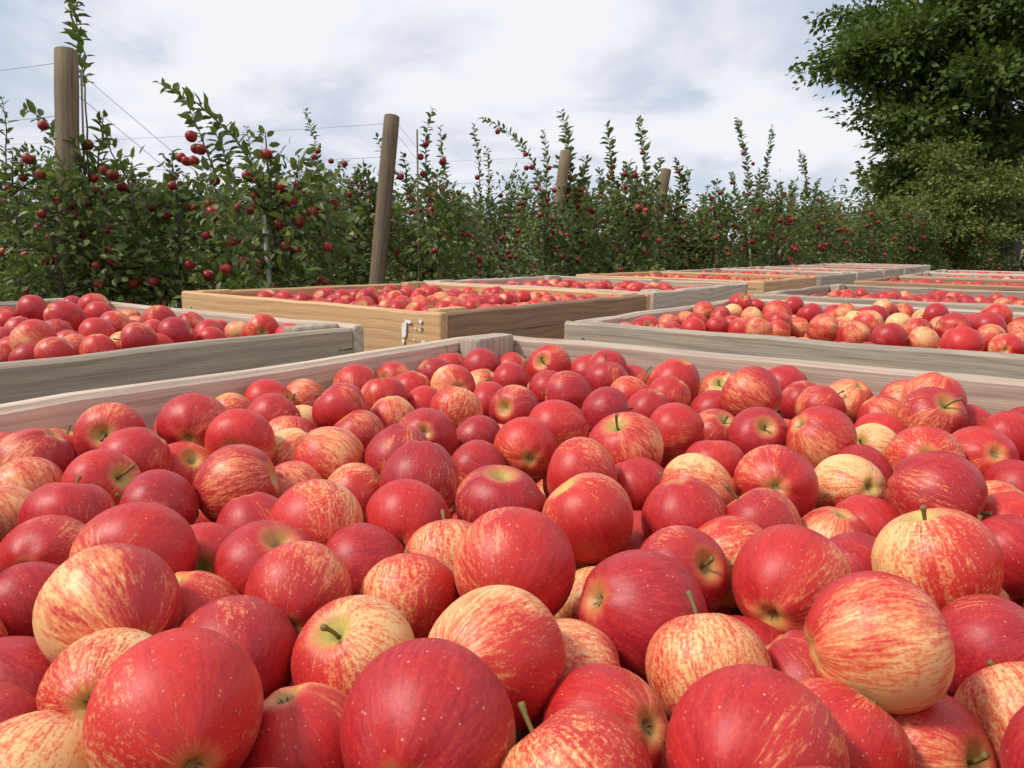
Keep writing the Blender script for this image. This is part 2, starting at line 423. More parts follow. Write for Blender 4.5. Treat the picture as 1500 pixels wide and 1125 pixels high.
nailv += [(a * .8, -.0018, c_ * .8) for a, b_, c_ in nailv]
nailf = [tuple(range(8, 16))] + [(k, (k + 1) % 8, 8 + (k + 1) % 8, 8 + k) for k in range(8)]
nail_me = mesh_py('nail', nailv, nailf); nail_me.materials.append(M['nail'])
for key in ('L', 'C', 'R', 'R2', 'C2', 'C3'):
    e = BINS[key]['e']; rim = BINS[key]['rim']
    for s in (-1, 1):
        for zz in (.045, .15):
            n = ob('nail', nail_me, None, e, (s * (BS/2 - .06) + random.uniform(-.01, .01), -BS/2 - .0004, rim - zz + random.uniform(-.01, .01))); on_board(n, TOPB[key, 'u', -1, 0])
            n = ob('nail', nail_me, None, e, (BS/2 - .0016, s * (BS/2 - .075) + random.uniform(-.01, .01), rim - zz + random.uniform(-.01, .01))); n.rotation_euler = (0, 0, math.pi/2); on_board(n, TOPB[key, 'v', 1, 0])

# ------------------------------------------------------------------ apples: shapes
def apple_shape(seg, ring, hh=.92, cone=.10, lobes=.02, lean=.0, sq=.0, ph=0., a_top=.30, a_bot=.19):
    vs = []
    th = np.linspace(0, math.pi, ring + 1)[1:-1]
    def pt(t, p):
        x = math.sin(t); z = hh * math.cos(t)
        z -= a_top * math.exp(-(x / .235) ** 2) if z > 0 else 0
        z += a_bot * math.exp(-(x / .20) ** 2) if z <= 0 else 0
        r = x * (1 + cone * math.cos(t) - .02)
        low_ = max(0., -math.cos(t)); up_ = max(0., math.cos(t))
        lo = math.cos(5 * p + ph)
        r *= 1 + lobes * lo * (low_ ** 1.2) * .9 + .014 * lo * up_ + sq * math.cos(2 * p + 1.3 + ph)
        z -= lobes * .8 * lo * low_ * math.exp(-((x - .45) / .25) ** 2)
        z += lean * r * math.cos(p - ph)
        return (r * math.cos(p), r * math.sin(p), z)
    for t in th:
        for k in range(seg): vs.append(pt(t, 2 * math.pi * k / seg))
    n = len(vs); vs.append((0, 0, hh - a_top)); vs.append((0, 0, -hh + a_bot))
    q, tr = [], []
    for i in range(len(th) - 1):
        for k in range(seg):
            k2 = (k + 1) % seg; q.append((i * seg + k, (i + 1) * seg + k, (i + 1) * seg + k2, i * seg + k2))
    for k in range(seg):
        k2 = (k + 1) % seg; tr.append((n, k, k2)); b = (len(th) - 1) * seg; tr.append((b + k2, b + k, n + 1))
    return np.array(vs), q, tr
VARS = [dict(hh=.95, cone=.07), dict(hh=.99, cone=.10, lean=.05, ph=1.), dict(hh=.90, cone=.06, sq=.025, ph=2.), dict(hh=.97, cone=.08, lobes=.03, lean=-.04, ph=.5),
        dict(hh=.93, cone=.07, sq=-.03, lean=.06, ph=3.), dict(hh=1.01, cone=.10, lobes=.025, ph=4.), dict(hh=.92, cone=.08, lobes=.035, sq=.02, lean=.03, ph=5.)]
APM = []
for i, kw in enumerate(VARS):
    vs, q, tr = apple_shape(44, 34, **kw)
    me = mesh_py('apple', vs, q + tr, True)
    at_ = me.attributes.new('local', 'FLOAT_VECTOR', 'POINT'); at_.data.foreach_set('vector', vs.astype(np.float32).ravel())
    me.materials.append(M['apple']); APM.append((me, kw['hh']))
def tri_all(q, tr):
    return np.array([f for a, b, c, d in q for f in ((a, b, c), (a, c, d))] + list(tr), np.int32)
LOW = {k: [(lambda r: (r[0], tri_all(r[1], r[2])))(apple_shape(s, g, **kw)) for kw in VARS] for k, (s, g) in dict(hi=(24, 16), mid=(14, 10), lo=(9, 7)).items()}
# stems and calyxes, unit apple scale
STEMS = []
for k in range(4):
    bend = random.uniform(.05, .25); L = random.uniform(.42, .72)
    pts = [(bend * (s ** 2), bend * .3 * s, -.06 + L * s) for s in (0, .25, .5, .75, .92, 1.)]
    vs, fs = tube(pts, [.045, .034, .032, .036, .05, .052], 8)
    me = mesh_py('stem', vs, fs, True); me.materials.append(M['stem']); STEMS.append(me)
vs, fs = [], []
for k in range(6):
    a = 2 * math.pi * k / 6 + random.uniform(-.2, .2); r = random.uniform(.10, .15); wd = .4
    o = len(vs); up_ = random.uniform(-.10, -.03)
    vs += [(0, 0, .02), (.06 * math.cos(a - wd), .06 * math.sin(a - wd), .0), (r * math.cos(a), r * math.sin(a), up_), (.06 * math.cos(a + wd), .06 * math.sin(a + wd), .0), (.05 * math.cos(a), .05 * math.sin(a), -.03)]
    fs += [(o, o + 1, o + 4), (o + 1, o + 2, o + 4), (o + 2, o + 3, o + 4), (o + 3, o, o + 4)]
CALYX = mesh_py('calyx', vs, fs); CALYX.materials.append(M['sepal'])

# ------------------------------------------------------------------ apples: where they lie (px, py, width px, colour, end seen, its px, py)
TN = '''15 647 56 s|93 652 62 s S 64 640|162 639 102 r S 150 637|48 680 112 d|202 676 106 r|150 712 110 s S 178 698|263 693 88 p s 276 672|284 625 102 r C 276 642
312 602 62 p|372 590 76 s|443 588 68 r s 470 580|400 618 82 d|355 648 104 s s 346 664|348 716 128 d s 404 700|424 645 66 r|500 606 80 d|490 628 62 p|525 640 64 d|450 630 48 y
480 677 106 s|426 668 78 y|585 672 104 d|40 722 104 s|2 765 74 s|100 768 128 d|60 828 136 r C 37 839|202 815 166 s s 170 832|236 747 120 d|303 830 92 s s 296 834|383 842 156 d s 402 797
467 775 138 p b|541 832 118 d|598 770 134 r b|375 777 62 d|430 728 62 r|520 730 76 p|36 898 126 d|165 912 196 s b|288 905 64 p|345 967 166 d b|437 877 158 r b|520 970 192 y S 484 922
18 1020 118 d|120 1035 172 y C 100 1040|262 1058 250 p b|65 1142 140 y|440 1102 130 s|635 1080 270 d b|8 1085 62 d
558 556 58 s s 542 553|621 538 58 r|660 541 42 d|705 540 61 d|751 541 46 s|805 538 67 r S 793 529|890 542 62 d|888 560 66 d|937 556 50 r|988 562 75 r|602 573 62 s|638 549 52 d
664 566 68 s C 673 568|563 585 72 r|747 560 60 d|805 572 60 d|832 580 76 d|574 616 70 y|620 598 50 p|668 604 80 p|715 592 58 r|706 568 40 p|754 600 76 d s 738 597|888 606 80 d|925 582 62 s
817 628 88 r|700 648 66 d|624 642 92 d C 621 634|768 658 96 s C 774 672|615 703 120 d|917 660 114 r S 902 622|950 603 56 d|977 580 62 r|990 632 88 r|702 690 72 d|731 742 130 d s 735 693
853 698 112 p C 903 716|862 760 136 p s 822 707|932 712 76 s|1020 722 118 y|753 834 184 r b|648 827 92 p|600 882 138 p|932 911 195 d C 866 889|1005 758 124 d|997 840 140 d S 1038 826
1102 580 94 r C 1134 600|1070 566 52 y S 1069 556|1046 603 56 d|1180 592 66 d s 1192 581|1238 590 74 s|1110 640 90 d S 1122 624|1048 637 52 r S 1058 622|1202 645 104 r C 1173 622|1200 600 70 r
1368 585 100 r|1360 615 92 d S 1381 594|1290 612 66 r|1290 640 70 p|1280 662 74 y S 1262 652|1352 674 106 p C 1355 668|1437 676 104 r C 1457 666|1475 645 84 r|1502 610 50 d|1418 628 46 r
1136 711 122 r C 1136 715|1047 684 76 s|1243 717 100 y C 1268 713|1262 697 80 d|1368 728 138 d|1455 757 68 p|1487 720 76 d|1264 778 106 r|1122 779 112 d|1210 795 74 s|1371 832 178 y S 1352 757
1153 865 168 s b|1255 852 92 d|1480 815 92 d|1478 777 62 p|1068 822 74 p|1273 970 208 s C 1186 992|1450 957 150 d s 1512 915|1502 1066 150 p|1345 1098 174 r S 1412 1092|1048 990 140 p|1105 980 88 d
1168 1002 72 d|1105 1110 258 r b|1225 1088 92 y|885 1080 208 s C 950 1062|725 966 214 s C 662 977|845 987 62 p|835 1150 130 p|-40 660 70 r|-60 850 130 r|-70 960 150 p|1560 690 90 r|1570 800 130 d|1590 930 170 s'''
TR_ = '''65 317 108 r|95 262 106 y|192 224 102 r S 205 192|165 284 96 d|222 268 90 y|220 320 92 r|48 337 90 s|145 330 98 d|302 286 98 y|328 340 128 s|415 272 138 r C 470 275|420 312 118 r S 455 318|390 227 80 r|482 238 98 d|508 334 96 s|562 282 120 d
620 334 138 r|600 362 100 d|715 272 98 s|762 302 100 y|815 324 136 s|842 288 118 d|750 362 138 r|885 258 108 s|905 378 148 d|952 322 118 y C 985 318|980 262 98 s|1030 352 126 d S 1062 335|1055 394 136 s|1110 280 118 d|1050 296 86 y|1190 337 152 d
1225 402 178 r|1375 282 162 r|1345 332 158 d|1350 384 140 y S 1400 375|1430 310 72 r|1478 348 108 r|1420 422 134 s C 1418 428|1490 388 90 r|1320 420 80 p|700 330 80 y|660 290 80 r|1490 300 70 d|250 345 90 s|420 350 100 y|1130 330 90 s'''
TL_ = '''10 117 62 r|98 122 104 d|30 157 78 r|95 158 64 d|60 178 92 d|148 145 62 d|202 142 132 d|245 180 86 d|280 106 78 d|342 104 90 r|315 133 94 r|362 165 100 r S 375 200|305 197 118 s S 258 214|176 195 106 d|100 221 134 r|210 223 72 d|15 215 62 d|45 246 98 s
235 241 88 r|175 256 122 r|310 244 106 r|385 236 62 y|437 146 56 s|500 150 104 d|598 162 92 d|485 187 78 r|550 194 114 d|440 213 112 d|412 190 60 r|655 192 92 r s 668 178|702 182 62 r|752 192 72 y|825 177 100 s S 822 186|915 184 76 r|500 236 92 r|400 147 42 r|430 172 52 s|20 268 90 d|95 272 80 d|660 215 60 s|590 215 70 d'''
def parse(s, sx=1., ox=0., oy=0.):
    out = []
    for it in s.replace('\n', '|').split('|'):
        p = it.split()
        if not p: continue
        d = dict(x=float(p[0]) * sx + ox, y=float(p[1]) * sx + oy, w=float(p[2]) * sx, col=p[3], end=None)
        if len(p) == 5: d['back'] = True
        elif len(p) > 4: d.update(end=p[4], ex=float(p[5]) * sx + ox, ey=float(p[6]) * sx + oy)
        out.append(d)
    return out
A_N = parse(TN); A_R = parse(TR_, 1/3, 1000, 370); A_L = parse(TL_, 1/2.143, 0, 400)

def bin_frame(key):
    b = BINS[key]; c = uv(b['u0'] + BS/2, b['v0'] + BS/2); a = b['yaw']
    u = U * math.cos(a) + V * math.sin(a); v = V * math.cos(a) - U * math.sin(a)     # the bin turns about Z
    return c, u, v, b['rim']
def settle(lst, key, zc):
    """depth of each traced apple: from the heap it lies in and its usual size; then push overlaps apart"""
    n = len(lst); X = np.array([a['x'] for a in lst]); Y = np.array([a['y'] for a in lst]); Wd = np.array([a['w'] for a in lst])
    D = FW[None] + RT[None] * ((X - 750) / F)[:, None] - UP[None] * ((Y - 562.5) / F)[:, None]
    ts = .0735 * F / Wd; tp = (zc - CAM_Z) / D[:, 2]
    t0 = np.where(Wd > 0, ts ** .3 * tp ** .7, ts); t0 = np.clip(t0, tp * .86, tp * 1.12)
    Pn = D / np.linalg.norm(D, axis=1)[:, None]
    P0 = CAM + D * t0[:, None]; P = P0.copy()
    c, u, v, rim = bin_frame(key); lim = BS/2 - TH - .002
    for it in range(400):
        t = (P - CAM) @ FW; r = np.clip(Wd * t / (2 * F), .0330, .0398)
        dlt = P[:, None] - P[None]; dist = np.linalg.norm(dlt, axis=2) + np.eye(n)
        ov = np.clip(.91 * (r[:, None] + r[None]) - dist, 0, None) * (1 - np.eye(n))
        mv = (dlt / dist[..., None] * ov[..., None] * .5).sum(1) * .6
        al = (mv * Pn).sum(1)[:, None] * Pn
        P = P + al * 1.35 + (mv - al) * .14 + (P0 - P) * .018
        for ax_ in (u, v):
            s = (P - c) @ ax_
            ex = np.clip(np.abs(s) - (lim - r * .97), 0, None) * np.sign(s)
            P = P - ax_[None] * ex[:, None]
    t = (P - CAM) @ FW; r = np.clip(Wd * t / (2 * F), .0330, .0398)
    return P, r
ALL = []           # every apple: dict(p, r, col, axis, bin, traced)
def axis_for(a, p):
    vd = (CAM - p); vd /= np.linalg.norm(vd)
    rt = np.cross(UP, vd); rt /= np.linalg.norm(rt); up = np.cross(vd, rt)
    if a['end']:
        qx, qy, _ = proj(p); k = a['w'] / 2 * .88
        ex, ey = (a['ex'] - a['x']) / k, -(a['ey'] - a['y']) / k
        l = math.hypot(ex, ey)
        if l > .97: ex, ey, l = ex * .97 / l, ey * .97 / l, .97
        d = rt * ex + up * ey + vd * math.sqrt(max(0, 1 - l * l))
        return d if a['end'] in 'Ss' else -d
    if a.get('back'):
        d = up * .55 - vd * .75 + rt * random.uniform(-.35, .35); return d / np.linalg.norm(d)
    an = random.uniform(0, 2 * math.pi); bk = random.uniform(-.15, .5)
    d = rt * math.cos(an) + up * math.sin(an) - vd * bk
    return d / np.linalg.norm(d)
for key, lst, zc in (('N', A_N, CAM_Z - .203), ('R', A_R, RIM_Z - .016), ('L', A_L, RIM_Z - .016)):
    P, r = settle(lst, key, zc)
    for a, p, rr in zip(lst, P, r):
        ALL.append(dict(p=p, r=rr, col=a['col'], axis=axis_for(a, p), bin=key, traced=True, end=a['end']))
def rnd_axis():
    d = rng.normal(size=3); d /= np.linalg.norm(d); return d
def fill_under(key, top, ncand):
    """more apples below and around the traced ones"""
    c, u, v, rim = bin_frame(key); tr = [a for a in ALL if a['bin'] == key]
    P = np.array([a['p'] for a in tr]); r = np.array([a['r'] for a in tr])
    tx = np.array([proj(p) for p in P]); lim = BS/2 - TH
    cu = rng.uniform(-1, 1, ncand) * (lim - .036); cv = rng.uniform(-1, 1, ncand) * (lim - .036); cz = np.sort(top - rng.uniform(0, 1, ncand) ** 1.3 * .17)[::-1]
    for a, b_, z in zip(cu, cv, cz):
        p = c + u * a + v * b_; p = np.array([p[0], p[1], z]); rr = .0345 + .004 * rng.random()
        if (np.linalg.norm(P - p, axis=1) < .93 * (r + rr)).any(): continue
        x, y, t = proj(p)
        if t > .06 and -90 < x < 1590 and y < 1200:
            w2 = rr / t * F
            if z > top - .012: continue
            d = np.hypot(tx[:, 0] - x, tx[:, 1] - y); w1 = r[:len(tx)] / tx[:, 2] * F
            if ((t < tx[:, 2]) & (d < .80 * (w1 + w2))).any(): continue
        elif t <= .06 and z > top + .0: continue
        P = np.vstack([P, p]); r = np.append(r, rr)
        ALL.append(dict(p=p, r=rr, col=random.choice('dddrrrsspp'), axis=rnd_axis(), bin=key, traced=False, end=None))
fill_under('N', CAM_Z - .195, 16000)
fill_under('R', RIM_Z - .02, 9000)
fill_under('L', RIM_Z - .02, 9000)
def heap(key, level, n_layers=.10):
    """drop apples one by one; each comes to rest on those below it"""
    c, u, v, rim = bin_frame(key); lim = BS/2 - TH - .037
    base = level - n_layers; P = np.zeros((0, 3)); r = np.zeros(0); fails = 0
    while fails < 40 and len(P) < 700:
        best = None
        for _ in range(7):
            a, b_ = rng.uniform(-lim, lim, 2); rr = .034 + .0045 * rng.random()
            if len(P):
                d2 = (P[:, 0] - a) ** 2 + (P[:, 1] - b_) ** 2; RR = (.96 * (r + rr)) ** 2; k = d2 < RR
                z = max(base, (P[k, 2] + np.sqrt(RR[k] - d2[k])).max()) if k.any() else base
            else: z = base
            if best is None or z < best[0]: best = (z, a, b_, rr)
        z, a, b_, rr = best
        mound = .018 * (1 - (a / lim) ** 2) * (1 - (b_ / lim) ** 2)
        if z > level + mound: fails += 1; continue
        fails = 0; P = np.vstack([P, [a, b_, z]]); r = np.append(r, rr)
    for (a, b_, z), rr in zip(P, r):
        p = c + u * a + v * b_
        ALL.append(dict(p=np.array([p[0], p[1], z]), r=rr, col=random.choice('ddddrrrrrrsssp'), axis=rnd_axis(), bin=key, traced=False, end=None))
heap('C', RIM_Z - .034, .11)
for key in ('C2', 'R2'): heap(key, RIM_Z - .042, .10)
for key in ('C3', 'R3', 'C4', 'R4', 'C5', 'R5', 'C6', 'C7', 'C8'): heap(key, RIM_Z - .045, .07)

# which apples show: discs into a small depth buffer
def visible_area():
    s = .5; Wb, Hb = 750, 562; zb = np.full((Hb, Wb), 1e9); ib = np.full((Hb, Wb), -1)
    for i, a in enumerate(ALL):
        x, y, t = proj(a['p'])
        if t < .05: continue
        x *= s; y *= s; w_ = a['r'] / t * F * s
        x0, x1, y0, y1 = int(max(0, x - w_)), int(min(Wb, x + w_ + 1)), int(max(0, y - w_)), int(min(Hb, y + w_ + 1))
        if x1 <= x0 or y1 <= y0: continue
        gx, gy = np.meshgrid(np.arange(x0, x1) + .5, np.arange(y0, y1) + .5)
        q = 1 - ((gx - x) ** 2 + (gy - y) ** 2) / w_ ** 2
        z = np.where(q > 0, t - a['r'] * np.sqrt(np.clip(q, 0, 1)), 1e9)
        sub = zb[y0:y1, x0:x1]; k = z < sub
        sub[k] = z[k]; ib[y0:y1, x0:x1][k] = i
    cnt = np.bincount(ib[ib >= 0], minlength=len(ALL))
    for a, n in zip(ALL, cnt): a['area'] = int(n)
visible_area()
order = sorted(range(len(ALL)), key=lambda i: -ALL[i]['area'])
SINGLE = set(i for i in order[:300] if ALL[i]['area'] > 3)
LOOK = dict(d=(.93, .70), r=(.79, .36), s=(.66, .28), p=(.60, .14), y=(.42, .12))
CNAME = dict(d='deep crimson', r='bright red', s='red and yellow striped', p='pink mottled', y='pale yellow streaked')
BNAME = dict(N='front bin', L='rough grey bin', R='bin behind the front bin', C='yellow pine bin', C2='bin beyond the yellow pine bin', R2='pale grey bin')
LANDMARK = {(520, 970): ('cream striped apple with a thick green stem, in the front bin', 'cream apple with the green stem'),
            (1371, 832): ('large cream speckled apple with a short stem behind its crown, front bin', 'large cream speckled apple'),
            (768, 658): ('striped apple with a yellow star round its open calyx, front bin', 'yellow star apple'),
            (1136, 711): ('round bright red apple facing out with a grey calyx, orange on one flank', 'red apple facing calyx out'),
            (932, 911): ('big glossy crimson apple with a small calyx on its pale side', 'big glossy crimson apple'),
            (635, 1080): ('big crimson apple dotted with pale specks at the front of the heap', 'big speckled crimson apple'),
            (120, 1035): ('yellow green apple with an open calyx facing out, front bin', 'yellow green apple'),
            (262, 1058): ('very large pink mottled apple lying beside the yellow green apple', 'very large pink apple'),
            (348, 716): ('oval deep crimson apple lying on top of the heap, front bin', 'oval crimson apple'),
            (805, 538): ('red apple with stem and yellow shoulder beside the corner post', 'apple with the yellow shoulder'),
            (1273, 970): ('large striped apple lying on its side with a pale hollow end', 'large apple with the hollow end'),
            (1360, 615): ('crimson apple with stem up, leaning on another by the back board', 'crimson apple by the back board'),
            (284, 625): ('red apple with a dark calyx facing out beside the side board', 'red apple by the side board')}
for a, src in zip(ALL, A_N): a['src'] = (src['x'], src['y'])
LM = [(a['p'], LANDMARK[a['src']]) for a in ALL[:len(A_N)] if a['src'] in LANDMARK]
def base_label(a):
    return CNAME[a['col']] + ' apple' + {'S': ' with stem', 'C': ' with open calyx', 's': ' with hollow end', None: ''}[a['end']]
def make_labels(idx):
    """each apple by its look, the landmark it lies near, then the apple it touches"""
    lab = {}; P_ = np.array([ALL[i]['p'] for i in idx])
    for lvl in range(4):
        used = {}
        for i in idx: used.setdefault(lab.get(i), []).append(i)
        for n, i in enumerate(idx):
            a = ALL[i]
            if lvl and len(used[lab[i]]) == 1: continue
            if a.get('src') in LANDMARK: lab[i] = LANDMARK[a['src']][0]; continue
            near = np.argsort(np.linalg.norm(P_ - a['p'], axis=1))[1:3]
            if a['bin'] == 'N': place = 'near the ' + sorted(LM, key=lambda q: np.linalg.norm(q[0] - a['p']))[0][1][1]
            else:
                c, u, v, rim = bin_frame(a['bin']); q = a['p'] - c; lim = BS/2 - .15
                place = ('by far board of ' if q @ u > lim else 'by near board of ' if q @ u < -lim else 'in ') + 'the ' + BNAME.get(a['bin'], 'far bin')
            t = [CNAME[ALL[idx[k]]['col']].replace(' and ', '-') for k in near]
            ext = ['', ', touching a %s one' % t[0], ', between %s and %s ones' % tuple(t), ', between %s and %s ones' % tuple(t)][lvl]
            size = ['', '', '', 'large ' if a['r'] > .0385 else 'small ' if a['r'] < .035 else ''][lvl]
            lb = size + base_label(a) + ' ' + place + ext
            if len(lb.split()) <= 16: lab[i] = lb
            elif not lvl: lab[i] = base_label(a) + ' ' + place.replace('by far board of', 'in').replace('by near board of', 'in')
    return lab
LAB = make_labels(sorted(SINGLE))
def rotz_to(axis, spin):
    q = Vector(axis).to_track_quat('Z', 'Y'); return q @ Matrix.Rotation(spin, 3, 'Z').to_quaternion()
stuff_v, stuff_f, stuff_l, stuff_c, base = [], [], [], [], 0
for i, a in enumerate(ALL):
    ripe, tone = LOOK[a['col']]; ripe += random.uniform(-.10, .10); tone += random.uniform(-.18, .18); seed = random.random()
    mott = {'p': random.uniform(.6, 1.), 'y': random.uniform(.4, 1.)}.get(a['col'], random.uniform(0, .45))
    q = rotz_to(a['axis'], random.uniform(0, 6.283)); k = random.randrange(len(VARS)); s = a['r'] * random.uniform(.975, 1.02)
    if i in SINGLE:
        o = ob('apple', APM[k][0]); hh = APM[k][1]
        o.rotation_mode = 'QUATERNION'; o.rotation_quaternion = q; o.location = a['p']; o.scale = (s, s, s)
        o.color = (ripe, max(0, tone), seed, mott)
        tag(o, LAB[i], 'apple', 'apples in the ' + BNAME.get(a['bin'], 'far bins'))
        if a['area'] > 40:
            if a['end'] == 'S' or (a['end'] is None and random.random() < .75):
                st = ob('stem', random.choice(STEMS), None, o, (0, 0, hh - .30)); st.rotation_euler = (random.uniform(-.2, .2), random.uniform(-.2, .2), random.uniform(0, 6.28))
            ob('calyx', CALYX, None, o, (0, 0, -hh + .19))
    else:
        lod = 'hi' if a['bin'] == 'N' else 'mid' if a['bin'] in 'LRC' else 'lo'
        vs, fs = LOW[lod][k]; m3 = np.array(q.to_matrix()) * s
        stuff_v.append(vs @ m3.T + a['p']); stuff_f.append(fs + base); stuff_l.append(vs); base += len(vs)
        stuff_c.append(np.tile([ripe, max(0, tone), seed], (len(vs), 1)))
me = mesh_np('loose_apples', np.vstack(stuff_v), np.vstack(stuff_f), True)
for nm, arr in (('local', stuff_l), ('look', stuff_c)):
    t = me.attributes.new(nm, 'FLOAT_VECTOR', 'POINT'); t.data.foreach_set('vector', np.vstack(arr).astype(np.float32).ravel())
tag(ob('loose_apples', me, M['apple_stuff']), 'red apples deeper in the heaps and in the far bins', 'apples', kind='stuff')
print('apples', len(ALL), 'single', len(SINGLE), 'stuff tris', sum(len(f) for f in stuff_f))

# ------------------------------------------------------------------ leaves
LEAF6_V = np.array([(0, 0, 0), (.5, 0, -.05), (1, 0, -.20), (.28, .23, .05), (.68, .20, -.01), (.28, -.23, .05), (.68, -.20, -.01)], float)
LEAF6_F = np.array([(0, 1, 3), (1, 4, 3), (1, 2, 4), (0, 5, 1), (1, 5, 6), (1, 6, 2)], np.int32)
LEAF4_V = np.array([(0, 0, 0), (.5, 0, -.06), (1, 0, -.18), (.48, .25, .04), (.48, -.25, .04)], float)
LEAF4_F = np.array([(0, 1, 3), (1, 2, 3), (0, 4, 1), (1, 4, 2)], np.int32)
LOBE_V = np.array([(0, 0, 0), (.35, .14, .02), (.45, .36, 0), (.62, .15, -.03), (1, 0, -.12), (.62, -.15, -.03), (.45, -.36, 0), (.35, -.14, .02)], float)
LOBE_F = np.array([(0, 1, 7), (1, 2, 3), (7, 5, 6), (1, 3, 7), (3, 5, 7), (3, 4, 5)], np.int32)
def leaves(pos, dirs, size, tmpl=(LEAF6_V, LEAF6_F), up_bias=.6):
    """leaf faces at pos, pointing along dirs; returns verts, tris"""
    n = len(pos); T, Fc = tmpl
    d = dirs / (np.linalg.norm(dirs, axis=1)[:, None] + 1e-9)
    up = rng.normal(size=(n, 3)) * .55; up[:, 2] += up_bias
    b = np.cross(up, d); b /= np.linalg.norm(b, axis=1)[:, None] + 1e-9; c = np.cross(d, b)
    s = np.asarray(size)[:, None, None] if np.ndim(size) else size
    curl = rng.uniform(.4, 1.8, n)[:, None, None]
    vs = pos[:, None] + s * (T[None, :, :1] * d[:, None] + T[None, :, 1:2] * b[:, None] + curl * T[None, :, 2:] * c[:, None])
    fs = (Fc[None] + (np.arange(n) * len(T))[:, None, None]).reshape(-1, 3)
    return vs.reshape(-1, 3), fs
LEAFOBJ = []
for k in range(5):
    v_ = LEAF6_V.copy(); v_[:, 2] *= random.uniform(.5, 2.); v_[:, 1] *= random.uniform(.85, 1.15); v_[2, 1] += random.uniform(-.08, .08)
    me = mesh_np('leaf', v_, LEAF6_F, True); me.materials.append(M['leaf']); LEAFOBJ.append(me)
FRUIT = []
for k in range(3):
    vs, q, tr = apple_shape(18, 13, **VARS[k]); me = mesh_py('apple', vs, q + tr, True)
    t = me.attributes.new('local', 'FLOAT_VECTOR', 'POINT'); t.data.foreach_set('vector', vs.astype(np.float32).ravel())
    me.materials.append(M['fruit']); FRUIT.append(me)

# ------------------------------------------------------------------ orchard trees
def arc(p0, d, L, droop, n=6):
    pts = [np.array(p0, float)]; d = np.array(d, float)
    for i in range(n):
        d = d + np.array([0, 0, -droop / n]) + rng.normal(size=3) * .10; d /= np.linalg.norm(d); pts.append(pts[-1] + d * L / n)
    return pts
def gen_tree(nl, leader=.5, hi=True, spread=.52, napples=24, top=1.22):
    """local frame, foot at the origin. returns trunk, branches, foliage, fruit points"""
    hgt = top + leader
    tr = [np.array([0, 0, -.03])]
    for i in range(1, 9): tr.append(np.array([rng.normal() * .025, rng.normal() * .025, hgt * i / 8]))
    trunk = tube(tr, [.030 - .027 * (i / 8) for i in range(9)], 7)
    br, pos, dr, fruit = [], [], [], []
    nb = 24
    for k in range(nb):
        z = .32 + (top - .25) * (k + rng.random()) / nb; a = rng.uniform(0, 6.283)
        L = spread * rng.uniform(.6, 1.2) * (1.15 - .45 * z / top)
        p0 = np.array([np.interp(z, [q[2] for q in tr], [q[0] for q in tr]), np.interp(z, [q[2] for q in tr], [q[1] for q in tr]), z])
        pts = arc(p0, (math.cos(a), math.sin(a), rng.uniform(.1, .9)), L, rng.uniform(.2, 1.3))
        br.append(tube(pts, [.010 - .0015 * i for i in range(len(pts))], 5))
        m = int(nl / nb * L / spread)
        s = rng.random(m) ** .8 * (len(pts) - 1.01); i0 = s.astype(int); f = (s - i0)[:, None]; PT = np.array(pts)
        q = PT[i0] * (1 - f) + PT[i0 + 1] * f; off = rng.normal(size=(m, 3)) * np.array([.075, .075, .07])
        pos.append(q + off); dr.append(off + (PT[i0 + 1] - PT[i0]) * 1.2 + rng.normal(size=(m, 3)) * .05 + np.array([0, 0, -.01]))
        for _ in range(rng.poisson(napples / nb)):
            j = rng.integers(2, len(pts)); fruit.append(pts[j] + np.array([rng.normal() * .04, rng.normal() * .04, -.055]))
        if rng.random() < .45:      # upright summer shoot
            j = rng.integers(2, len(pts)); L2 = rng.uniform(.15, .38); sp = arc(pts[j], (rng.normal() * .25, rng.normal() * .25, 1), L2, -.1, 4); PT = np.array(sp)
            br.append(tube(sp, [.005, .0045, .004, .003, .002], 4)); m = int(L2 * 60); s = rng.random(m) * 3.99; i0 = s.astype(int)
            q = PT[i0] + (PT[i0 + 1] - PT[i0]) * (s - i0)[:, None]; off = rng.normal(size=(m, 3)) * .03; pos.append(q + off * .4); dr.append(off + np.array([0, 0, .03]))
    # leader above the canopy
    m = int(leader * 120); z = top + rng.random(m) * leader; a = rng.uniform(0, 6.28, m)
    off = np.stack([np.cos(a), np.sin(a), rng.uniform(.1, .9, m)], 1)
    tx = np.interp(z, [q[2] for q in tr], [q[0] for q in tr]); ty = np.interp(z, [q[2] for q in tr], [q[1] for q in tr])
    pos.append(np.stack([tx, ty, z], 1) + off * .012); dr.append(off)
    for _ in range(int(leader * 9)):
        z = top + rng.random() * leader * .7; a = rng.uniform(0, 6.28); fruit.append(np.array([.05 * math.cos(a), .05 * math.sin(a), z]))
    pos = np.vstack(pos); dr = np.vstack(dr); size = rng.uniform(.042, .082, len(pos))
    fol = leaves(pos, dr, size, (LEAF6_V, LEAF6_F) if hi else (LEAF4_V, LEAF4_F))
    return trunk, merge(br), fol, fruit
def set_fruit(o, r):
    o.scale = (r, r, r); o.rotation_euler = (random.uniform(-.5, .5), random.uniform(-.5, .5), random.uniform(0, 6.28))
    o.color = (random.uniform(1., 1.25), random.uniform(1.0, 1.5), random.random(), random.uniform(0, .3))
VARIANT = []
